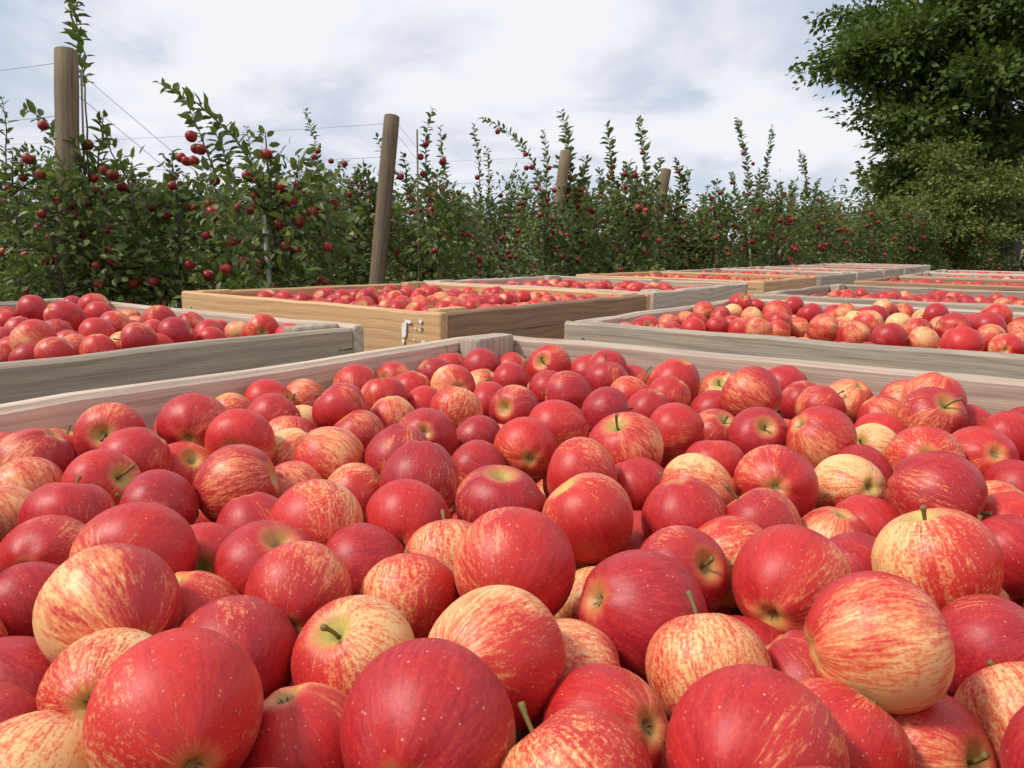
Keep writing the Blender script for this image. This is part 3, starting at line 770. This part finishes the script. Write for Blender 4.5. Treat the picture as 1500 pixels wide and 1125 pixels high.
for k in range(9):
    near = k < 4
    tr, br, fol, fr = gen_tree(2300 if near else 2100, rng.uniform(.12, .42), near, .55, 36 if near else 32)
    ms = [mesh_py('trunk', *tr, True), mesh_py('branches', *br, True), mesh_np('foliage', *fol)]
    for m_, mt in zip(ms, ('bark', 'bark', 'leaf')): m_.materials.append(M[mt])
    fv, ff, fl, fc, b0 = [], [], [], [], 0
    for p in fr:
        vs, fs = LOW['lo'][random.randrange(7)]; r = random.uniform(.030, .037); fv.append(vs * r + p); ff.append(fs + b0); b0 += len(vs); fl.append(vs); fc.append(np.tile([1.1, random.uniform(.7, 1.1), random.random()], (len(vs), 1)))
    mf = mesh_np('fruit', np.vstack(fv), np.vstack(ff), True)
    for nm, arr in (('local', fl), ('look', fc)):
        t = mf.attributes.new(nm, 'FLOAT_VECTOR', 'POINT'); t.data.foreach_set('vector', np.vstack(arr).astype(np.float32).ravel())
    mf.materials.append(M['fruit_stuff'])
    VARIANT.append((ms, fr, mf))
def place_tree(x, y, k, label, group, single, sc_=1.):
    e = empty('apple_tree', (x, y, 0), random.uniform(0, 6.28)); e.scale = (sc_,) * 3
    tag(e, label, 'tree', group)
    ms, fr, mf = VARIANT[k]
    ob('trunk', ms[0], None, e); ob('branches', ms[1], None, e); tag(ob('foliage', ms[2], None, e), kind='stuff')
    if single:
        for p in fr: set_fruit(ob('apple', FRUIT[random.randrange(3)], None, e, p), random.uniform(.027, .034))
    else: tag(ob('fruit', mf, None, e), kind='stuff')
    return e
def shoot(e, pix, t, leaf_sz=.075, per_m=75, apples=(), single=True, r0=.007, start=0.):
    """a leafy shoot of tree e that passes through the given pixels at viewing depth t"""
    bpy.context.view_layer.update(); inv = np.array(e.matrix_world.inverted())
    loc = lambda p: inv[:3, :3] @ p + inv[:3, 3]
    wp = np.array([at(x, y, t + 0.02 * i) for i, (x, y) in enumerate(pix)])
    # smooth resampling
    sp = [0] + list(np.cumsum(np.linalg.norm(np.diff(wp, axis=0), axis=1))); L = sp[-1]; n = max(6, int(L / .06))
    S = np.linspace(0, L, n); Q = np.stack([np.interp(S, sp, wp[:, j]) for j in range(3)], 1)
    for _ in range(3): Q[1:-1] = (Q[:-2] + 2 * Q[1:-1] + Q[2:]) / 4
    Q[1:-1] += rng.normal(size=(n - 2, 3)) * .004
    vs, fs = tube([loc(q) for q in Q], list(np.linspace(r0, .0018, n)), 6); ob('shoot', mesh_py('shoot', vs, fs, True), M['twig'], e)
    m = int(L * per_m); P_, D_ = [], []
    for k in range(m):
        s = L * (start + (1 - start) * (k + rng.random() * .8) / m); i = min(n - 2, int(s / L * (n - 1))); f = s / L * (n - 1) - i
        p = Q[i] * (1 - f) + Q[i + 1] * f; tg = Q[i + 1] - Q[i]; tg /= np.linalg.norm(tg)
        a = k * 2.4 + rng.normal() * .4; rd = np.cross(tg, [.2, .5, .84]); rd /= np.linalg.norm(rd); r2 = np.cross(tg, rd)
        P_.append(p); D_.append(math.cos(a) * rd + math.sin(a) * r2 + tg * rng.uniform(.3, .9) + np.array([0, 0, .1]))
    sz = leaf_sz * rng.uniform(.65, 1.15, m) * np.interp(np.arange(m) / max(1, m), [0, .85, 1], [1, .95, .55])
    if single:
        for p, d, s in zip(P_, D_, sz):
            o = ob('leaf', LEAFOBJ[random.randrange(5)], None, e)
            up_ = Vector((rng.normal() * .5, rng.normal() * .5, .8)); X = Vector(d).normalized(); Yv = up_.cross(X).normalized(); Z = X.cross(Yv)
            mw = Matrix(((X[0], Yv[0], Z[0], p[0]), (X[1], Yv[1], Z[1], p[1]), (X[2], Yv[2], Z[2], p[2]), (0, 0, 0, 1)))
            o.matrix_local = e.matrix_world.inverted() @ mw @ Matrix.Scale(s, 4)
    else:
        v_, f_ = leaves(np.array([loc(p) for p in P_]), np.array([inv[:3, :3] @ d for d in D_]), sz); tag(ob('shoot_leaves', mesh_np('shoot_leaves', v_, f_), M['leaf'], e), kind='stuff')
    for ax_, ay in apples:
        o = ob('apple', FRUIT[random.randrange(3)], None, e, loc(at(ax_, ay, t))); set_fruit(o, random.uniform(.029, .034))

ROW = np.array([-.94, .34])
POSTS = [(-2.66, 4.6), (-1.15, 7.2), (.68, 9.9), (2.43, 12.2), (4.2, 14.5), (6.0, 16.7), (8.06, 19.3), (9.9, 21.5), (11.8, 24.)]
def foot(px, t):         # ground point below a pixel column at viewing depth t
    p = at(px, 362, t); return p[0], p[1]
ORD = ['first', 'second', 'third', 'fourth', 'fifth', 'sixth', 'seventh', 'eighth', 'ninth']
POSTNAME = ['tall end post', 'mossy leaning post'] + ['%s trellis post' % ORD[i] for i in range(2, 9)]
def rowtrees(i, ts):
    px, py = POSTS[i]
    for n, t in enumerate(ts):
        x, y = px + ROW[0] * t + rng.normal() * .06, py + ROW[1] * t + rng.normal() * .08
        place_tree(x, y, random.randrange(4) if i < 2 else random.randrange(9), 'apple tree, %s along the row that starts at the %s' % (ORD[n], POSTNAME[i]), 'apple trees of trellis row %d' % (i + 1), i < 3, rng.uniform(.93, 1.06) * (1. if i < 1 else 1.08 if i < 2 else 1.25 if i < 5 else 1.32))
# the two near trees and the end trees are known one by one
T1 = place_tree(*foot(392, 4.35), 0, 'apple tree with a long arching leafy leader above a pale stake', 'apple trees of trellis row 1', True)
T2 = place_tree(*foot(132, 4.45), 1, 'apple tree with a tall bare leader tufted at its top, beside the tall post', 'apple trees of trellis row 1', True)
T3 = place_tree(*foot(30, 4.9), 2, 'apple tree beside the tall post, single apple on a side twig', 'apple trees of trellis row 1', True)
T4 = place_tree(*foot(640, 7.0), 3, 'apple tree with two upright leaders beside the mossy leaning post', 'apple trees of trellis row 2', True)
T5 = place_tree(*foot(795, 8.9), 0, 'apple tree whose top shoot arches over sideways, between two posts', 'apple trees of trellis row 3', True)
place_tree(*foot(262, 4.6), 3, 'bushy apple tree between the tall post and the pale stake', 'apple trees of trellis row 1', True, .92)
place_tree(*foot(78, 4.12), 2, 'low bushy apple tree in front of the tall end post', 'apple trees of trellis row 1', True, .86)
rowtrees(0, [1.7, 2.7])
rowtrees(1, [.35, 1.2, 2.05, 2.9, 3.8, 4.7, 5.6])
rowtrees(2, [-.7, 1.0, 1.9, 2.9, 3.9, 5.0, 6.0, 7.])
rowtrees(3, [-1.6, -.6, .4, 1.4, 2.4, 3.6, 4.8])
rowtrees(4, [-1.4, -.3, .8, 1.9, 3.])
rowtrees(5, [-1.4, -.3, .8, 1.9, 3.])
rowtrees(6, [-1.5, -.4, .7, 1.8])
rowtrees(7, [-2.6, -1.5, -.4, .7, 1.8])
rowtrees(8, [-3.6, -2.6, -1.5, -.4, .7])
# shoots that stand against the sky
shoot(T2, [(131, 290), (128, 200), (123, 120), (116, 60), (108, 0), (100, -25)], 4.45, .095, 42, start=.5)
shoot(T2, [(140, 262), (148, 215), (152, 165)], 4.4, .085, 70, [(128, 212)])
shoot(T2, [(150, 300), (170, 260), (180, 225)], 4.35, .085, 70, [(152, 250), (166, 256)])
shoot(T2, [(110, 290), (70, 262), (40, 235)], 4.3, .085, 70, [(41, 233), (60, 255), (81, 276), (75, 347), (95, 352), (115, 350), (135, 317), (152, 338), (122, 380), (77, 380)])
shoot(T3, [(98, 240), (78, 185), (55, 165), (32, 158)], 4.5, .085, 45, [(63, 184)])
shoot(T3, [(8, 300), (10, 200), (2, 140)], 4.9, .085, 45)
shoot(T1, [(388, 330), (380, 270), (366, 232), (338, 195), (305, 165), (270, 138), (232, 121)], 4.3, .095, 62, [(315, 265), (308, 298), (303, 345), (305, 404), (340, 356), (354, 350), (384, 386), (373, 288), (362, 258), (378, 263)], r0=.012)
shoot(T1, [(318, 262), (300, 215), (282, 170), (268, 140)], 4.25, .085, 60, [(280, 200), (287, 218), (294, 219), (265, 231), (273, 236), (284, 236)])
shoot(T1, [(340, 265), (322, 210), (310, 178)], 4.3, .085, 60)
shoot(T1, [(370, 270), (367, 225), (360, 184)], 6.5, .06, 60)
def anytree(px, t, k, lab, grp, s=1.): return place_tree(*foot(px, t), k, lab, grp, False, s)
G3 = 'apple trees of trellis row 3'
T6 = place_tree(*foot(470, 7.9), 2, 'apple tree with a forked leader, behind the yellow pine bin', 'apple trees of trellis row 2', True)
shoot(T6, [(470, 300), (466, 230), (458, 195), (447, 160)], 7.7, .08, 62, [(466, 221), (460, 230), (468, 258), (462, 285), (445, 279)])
shoot(T6, [(470, 290), (490, 250), (508, 235)], 7.7, .08, 60, [(485, 236), (505, 240), (515, 268)])
shoot(T4, [(640, 330), (625, 260), (622, 210), (634, 158)], 7.0, .08, 62, [(624, 211), (616, 230), (601, 280), (620, 255)])
shoot(T4, [(652, 330), (655, 270), (648, 225), (645, 185)], 7.0, .08, 60, [(649, 236), (632, 290), (632, 301)])
shoot(T4, [(600, 300), (595, 250), (590, 225)], 6.9, .08, 60, [(587, 259), (600, 290)])
shoot(T4, [(572, 260), (562, 225), (552, 200)], 7.0, .075, 45)
shoot(T5, [(800, 320), (790, 260), (772, 222), (748, 196), (722, 180), (702, 172)], 8.8, .09, 50, [(729, 193), (770, 226), (771, 246), (779, 245), (786, 275), (795, 281), (802, 292)], single=False)
shoot(T5, [(800, 300), (802, 245), (796, 190)], 8.9, .085, 60, [(804, 246), (812, 279)], single=False)
shoot(T5, [(703, 320), (702, 240), (693, 180)], 8.9, .075, 60, [(699, 260)], single=False)
shoot(T5, [(712, 310), (718, 260), (712, 215)], 8.9, .075, 60, single=False)
for i, (pix, t, k, lab) in enumerate([
        ([(838, 320), (834, 220), (822, 163)], 9.6, 1, 'apple tree with one slim upright leader hugging the third post'),
        ([(895, 320), (896, 240), (888, 182)], 10.6, 2, 'apple tree with a slim leader just past the third post'),
        ([(945, 320), (946, 230), (936, 172)], 11.6, 3, 'apple tree with a wavy tall leader beside the fourth post'),
        ([(990, 320), (998, 270), (990, 232)], 12.0, 4, 'apple tree with a short bushy top beside the fourth post'),
        ([(1094, 330), (1096, 250), (1080, 172)], 13.6, 5, 'tall apple tree with two leaders, midway between the fourth and fifth posts'),
        ([(1178, 330), (1182, 270), (1172, 222)], 16.0, 6, 'apple tree with a thin leader just past the fifth post'),
        ([(1352, 370), (1351, 320), (1349, 284)], 18.5, 7, 'apple tree with red fruit clustered at its tip, before the large tree')]):
    e = anytree(pix[0][0], t, k, lab, 'end trees of the far trellis rows', 1.12)
    x1, y1 = pix[1]
    shoot(e, pix, t, .115, 62, [(x1 + random.uniform(-6, 6), y1 + random.uniform(-30, 60)) for _ in range(3)], single=False)
    for sgn in (-1, 1):
        x0, y0 = pix[0]; shoot(e, [(x0 + sgn * 4, y0 - 10), (x0 + sgn * 14, (y0 + y1) / 2), (x0 + sgn * 20 + random.uniform(-4, 4), (y0 + y1) / 2 - random.uniform(25, 50))], t, .105, 60, [(x0 + sgn * 14, (y0 + y1) / 2 + 8), (x0 + sgn * 9, (y0 + y1) / 2 + 16)], single=False)
    if i == 4: shoot(e, [(1110, 320), (1124, 240), (1132, 184)], t, .09, 60, [(1103, 240), (1072, 268), (1088, 225)], single=False)

# ------------------------------------------------------------------ end posts, stakes, wires
POSTLAB = ['tall round timber end post beside the tufted apple tree', 'mossy leaning timber end post behind the yellow pine bin', 'timber end post of the third trellis row', 'timber end post of the fourth trellis row',
           None, 'short looking timber post of the sixth trellis row', 'timber end post of the seventh trellis row', 'far timber end post under the large tree']
PIX = [((97, 75), (100, 330), .062), ((574, 171), (556, 370), .070), ((829, 222), (815, 330), .07), ((976, 249), (962, 330), .07), None, ((1161, 286), (1143, 388), .065), ((1228, 296), (1216, 380), .07), ((1272, 304), (1262, 380), .07)]
def solid_post(px_top, px_low, t, r):
    a = at(*px_top, t); b_ = at(*px_low, t); d = (b_ - a) / np.linalg.norm(b_ - a); bot = a + d * ((a[2] + .02) / -d[2])
    L = np.linalg.norm(bot - a); e = Vector(-d)
    n = 16; pts = [np.array([-L/2 + L * i / 10, 0, 0]) for i in range(11)]
    # X is the long axis so that the wood grain follows it
    vs, fs = tube(pts, [r * (1.0 + rng.normal() * .008) for _ in pts[:-1]] + [r * .985], n, False); vs = list(vs)
    k = len(vs); fs.append(tuple(range(n))[::-1])
    for q in range(n): vs.append(vs[10 * n + q] * np.array([1, .9, .9]) + np.array([.006 + rng.normal() * .001, 0, 0]))
    fs += [(10 * n + q, 10 * n + (q + 1) % n, k + (q + 1) % n, k + q) for q in range(n)]; fs.append(tuple(range(k, k + n)))
    o = ob('trellis_post', mesh_py('trellis_post', vs, fs, True), M['post']); o.rotation_mode = 'QUATERNION'
    o.rotation_quaternion = e.to_track_quat('X', 'Z'); o.location = (a + bot) / 2
    return o, a, bot
TOPS = {}
for i, pz in enumerate(PIX):
    if pz is None: continue
    t = (POSTS[i][1] - (1.3 if i > 2 else 0)) / (ray(*pz[0])[1]); o, a, bo = solid_post(pz[0], pz[1], t, pz[2]); tag(o, POSTLAB[i], 'post', 'trellis end posts'); TOPS[i] = (a, bo, t)
def wire(p, q, label, sag=.03, r=.0018):
    pts = [p + (q - p) * s + np.array([0, 0, -sag * 4 * s * (1 - s)]) for s in np.linspace(0, 1, 14)]
    vs, fs = tube(pts, r, 5); tag(ob('trellis_wire', mesh_py('trellis_wire', vs, fs, True), M['wire']), label, 'wire', 'trellis wires')
RD = np.array([ROW[0], ROW[1], 0])
for i, nm in ((0, 'tall end post'), (1, 'mossy leaning post'), (2, 'third row end post')):
    a, bo, t = TOPS[i]; ax_ = (bo - a) / np.linalg.norm(bo - a)
    for k, (dwn, ht) in enumerate(((.06, 'top'), (.36, 'second'), (.60, 'third'))):
        p = a + ax_ * dwn; wire(p, p + RD * (9 if i else 5), '%s thin wire running from the %s along its row' % (ht, nm), .04)
a, bo, t = TOPS[0]
anchor = np.array([*foot(700, 4.35), 0.]); wire(a + np.array([.05, 0, -.10]), anchor, 'upper stay wire slanting from the tall end post to the ground', .0)
wire(a + np.array([.05, 0, -.24]), anchor + np.array([-.12, .05, 0]), 'lower stay wire slanting from the tall end post to the ground', .0)
a, bo, t = TOPS[1]
an2 = np.array([*foot(860, 6.9), 0.]); wire(a + np.array([.05, 0, -.06]), an2, 'stay wire slanting from the mossy leaning post to the ground', 0., .0016)
wire(a + np.array([.05, 0, -.16]), an2 + np.array([-.1, 0, 0]), 'second stay wire under the first at the mossy leaning post', 0., .0016)
def stake(p0, p1, t, r, label, tie=None, mat='stake'):
    a = at(*p0, t); b_ = at(*p1, t); d = (b_ - a) / np.linalg.norm(b_ - a); bot = a + d * (a[2] / -d[2])
    e = empty('tree_stake', bot); tag(e, label, 'stake', 'tree stakes')
    vs, fs = tube([np.zeros(3), (a - bot) * .5, a - bot], r, 8); ob('rod', mesh_py('rod', vs, fs, True), M[mat], e)
    if tie:
        q = at(*tie, t) - bot; vs, fs = tube([q + np.array([0, 0, -.008]), q + np.array([0, 0, .008])], r * 1.7, 8); ob('tie', mesh_py('tie', vs, fs, True), M['tie'], e)
stake((386, 316), (395, 418), 4.2, .013, 'pale square stake with a green tie under the arching leader', (394, 390))
stake((119, 102), (124, 270), 4.4, .006, 'thin grey rod beside the tufted leader at the tall post', (124, 246))
stake((611, 190), (613, 340), 6.9, .008, 'thin dark rod beside the mossy leaning post', None, 'twig')
stake((958, 305), (952, 345), 11., .012, 'white stake leaning beside the fourth post')
stake((1095, 310), (1100, 390), 13., .012, 'pale stake in the tall tree with two leaders')
stake((1127, 365), (1130, 390), 13.4, .012, 'short white stake at the foot of the fifth post row')

# ------------------------------------------------------------------ large tree and shrubs on the right
def clumps(ells, n_lobe, n_cl, n_leaf, lobe_r, size, tmpl, shell=.5):
    """leafy boughs: lobes spread through the crown, each a cap of leaf sprays, with gaps between"""
    pos, dr = [], []
    wts = np.array([e[2] * e[3] for e in ells], float); wts /= wts.sum()
    for k in rng.choice(len(ells), n_lobe, p=wts):
        px, py, rx, ry, t, rd = ells[k]
        d = rng.normal(size=3); d /= np.linalg.norm(d); s = shell + (1 - shell) * rng.random() ** .6
        sx, sy = rx / F * t, ry / F * t; LR = lobe_r * rng.uniform(.55, 1.35)
        c = at(px, py, t) + RT * d[0] * s * sx + np.array([0, 0, 1.]) * d[2] * s * sy + np.array([0, 1., 0]) * d[1] * s * rd
        for _ in range(rng.poisson(n_cl * (LR / lobe_r) ** 1.6)):
            e = rng.normal(size=3); e /= np.linalg.norm(e); e[2] = abs(e[2]) * .9 - .25
            q = c + e * LR * np.array([1.1, 1.1, .7]) * rng.uniform(.45, .95)
            if q[2] < .3: continue
            m = rng.poisson(n_leaf); rr = LR * .30
            ln = np.clip(rng.normal(size=(m, 1)), -1.6, 1.6) * rr; sd_ = e + rng.normal(size=3) * .4; o = ln * sd_ + rng.normal(size=(m, 3)) * rr * np.array([.5, .5, .3])
            pos.append(q + o); dr.append(o + e * rr * .5 + rng.normal(size=(m, 3)) * rr * .5 + np.array([0, 0, -.15 * rr]))
    pos = np.vstack(pos); dr = np.vstack(dr)
    return leaves(pos, dr, rng.uniform(.7, 1.25, len(pos)) * size, tmpl, .8), pos
def big_tree(name, label, foot_px, t, trunk_r, ells, n_lobe, n_cl, n_leaf, cl_r, size, tmpl, mat, fork, shell=.5, cat='tree'):
    x, y = foot(foot_px, t); e = empty(name, (x, y, 0)); tag(e, label, cat)
    (v_, f_), pos = clumps(ells, n_lobe, n_cl, n_leaf, cl_r, size, tmpl, shell); v_ = v_ - np.array([x, y, 0])
    tag(ob('crown', mesh_np('crown', v_, f_), M[mat], e), kind='stuff')
    tr = [np.array([rng.normal() * .08 * i, rng.normal() * .08 * i, -.1 + fork * i / 5]) for i in range(6)]
    ob('trunk', mesh_py('trunk', *tube(tr, [trunk_r * (1.35 if i == 0 else 1.05 - .06 * i) for i in range(6)], 12), True), M['bark'], e)
    for k in range(12):
        tgt = pos[rng.integers(len(pos))] - np.array([x, y, 0]); p0 = tr[-1] - np.array([0, 0, rng.random() * fork * .3]); md = (p0 + tgt) / 2 + np.array([0, 0, .12 * np.linalg.norm(tgt - p0)])
        pts = [(1 - s) ** 2 * p0 + 2 * s * (1 - s) * md + s * s * tgt for s in np.linspace(0, 1, 7)]
        ob('limb', mesh_py('limb', *tube(pts, list(np.linspace(trunk_r * .5, .02, 7)), 7), True), M['bark'], e)
    return e
OAK = [(1450, 20, 170, 100, 25, 4.5), (1350, 110, 75, 80, 24, 3.5), (1450, 170, 130, 100, 25, 4.), (1340, 195, 45, 55, 24, 2.), (1238, 35, 26, 45, 24, 1.6), (1262, 80, 22, 30, 24, 1.4), (1312, 250, 34, 34, 24.5, 1.3), (1330, 290, 40, 26, 24.5, 1.3), (1400, 250, 70, 60, 25, 2.),
       (1490, 265, 70, 70, 26, 2.5), (1460, -150, 230, 150, 26, 5.5), (1640, 90, 160, 220, 26, 4.5), (1285, 95, 28, 34, 23.5, 1.3), (1302, 155, 24, 26, 23.5, 1.2)]
big_tree('broadleaf_tree', 'huge dark green broadleaf tree overhanging the far end of the orchard', 1478, 25.5, .38, OAK, 330, 17, 28, 1.0, .21, (LEAF4_V * np.array([1, 1.25, 1]), LEAF4_F), 'oakleaf', 3.4, .25)
SHR = [(1390, 235, 40, 40, 21.5, 1.2), (1425, 285, 62, 46, 21.5, 1.5), (1340, 320, 42, 34, 21, 1.), (1385, 330, 60, 30, 21, 1.3), (1478, 300, 45, 60, 22, 1.4), (1300, 345, 30, 22, 21, .8)]
big_tree('leafy_shrub', 'yellow green shrubby tree under the huge dark tree', 1425, 21.8, .16, SHR, 95, 12, 26, .55, .12, (LEAF4_V, LEAF4_F), 'shrubleaf', 1.3, .35)
big_tree('hedge_shrub', 'low olive green shrub at the foot of the huge tree', 1360, 23., .10, [(1330, 345, 55, 40, 23, 1.4), (1400, 352, 55, 30, 23, 1.2)], 30, 11, 26, .5, .11, (LEAF4_V, LEAF4_F), 'shrubleaf', .8, .3)
# far wood behind the orchard: one mass
def far_wood():
    pos, dr = [], []
    for k in range(900):
        a = math.radians(rng.uniform(-40, 42)); r = rng.uniform(62, 80); h = 4.6 + 1.1 * math.sin(a * 21) + .8 * math.sin(a * 47 + 1) + .5 * math.sin(a * 90)
        c = np.array([r * math.sin(a), r * math.cos(a), h * rng.random() ** .6]); m = 16
        o = rng.normal(size=(m, 3)) * .55; pos.append(c + o); dr.append(o + rng.normal(size=(m, 3)) * .3)
    v_, f_ = leaves(np.vstack(pos), np.vstack(dr), .5, (LEAF4_V, LEAF4_F), .8)
    tag(ob('far_wood', mesh_np('far_wood', v_, f_), M['farleaf']), 'pale green line of distant trees behind the orchard', 'wood', kind='stuff')
far_wood()
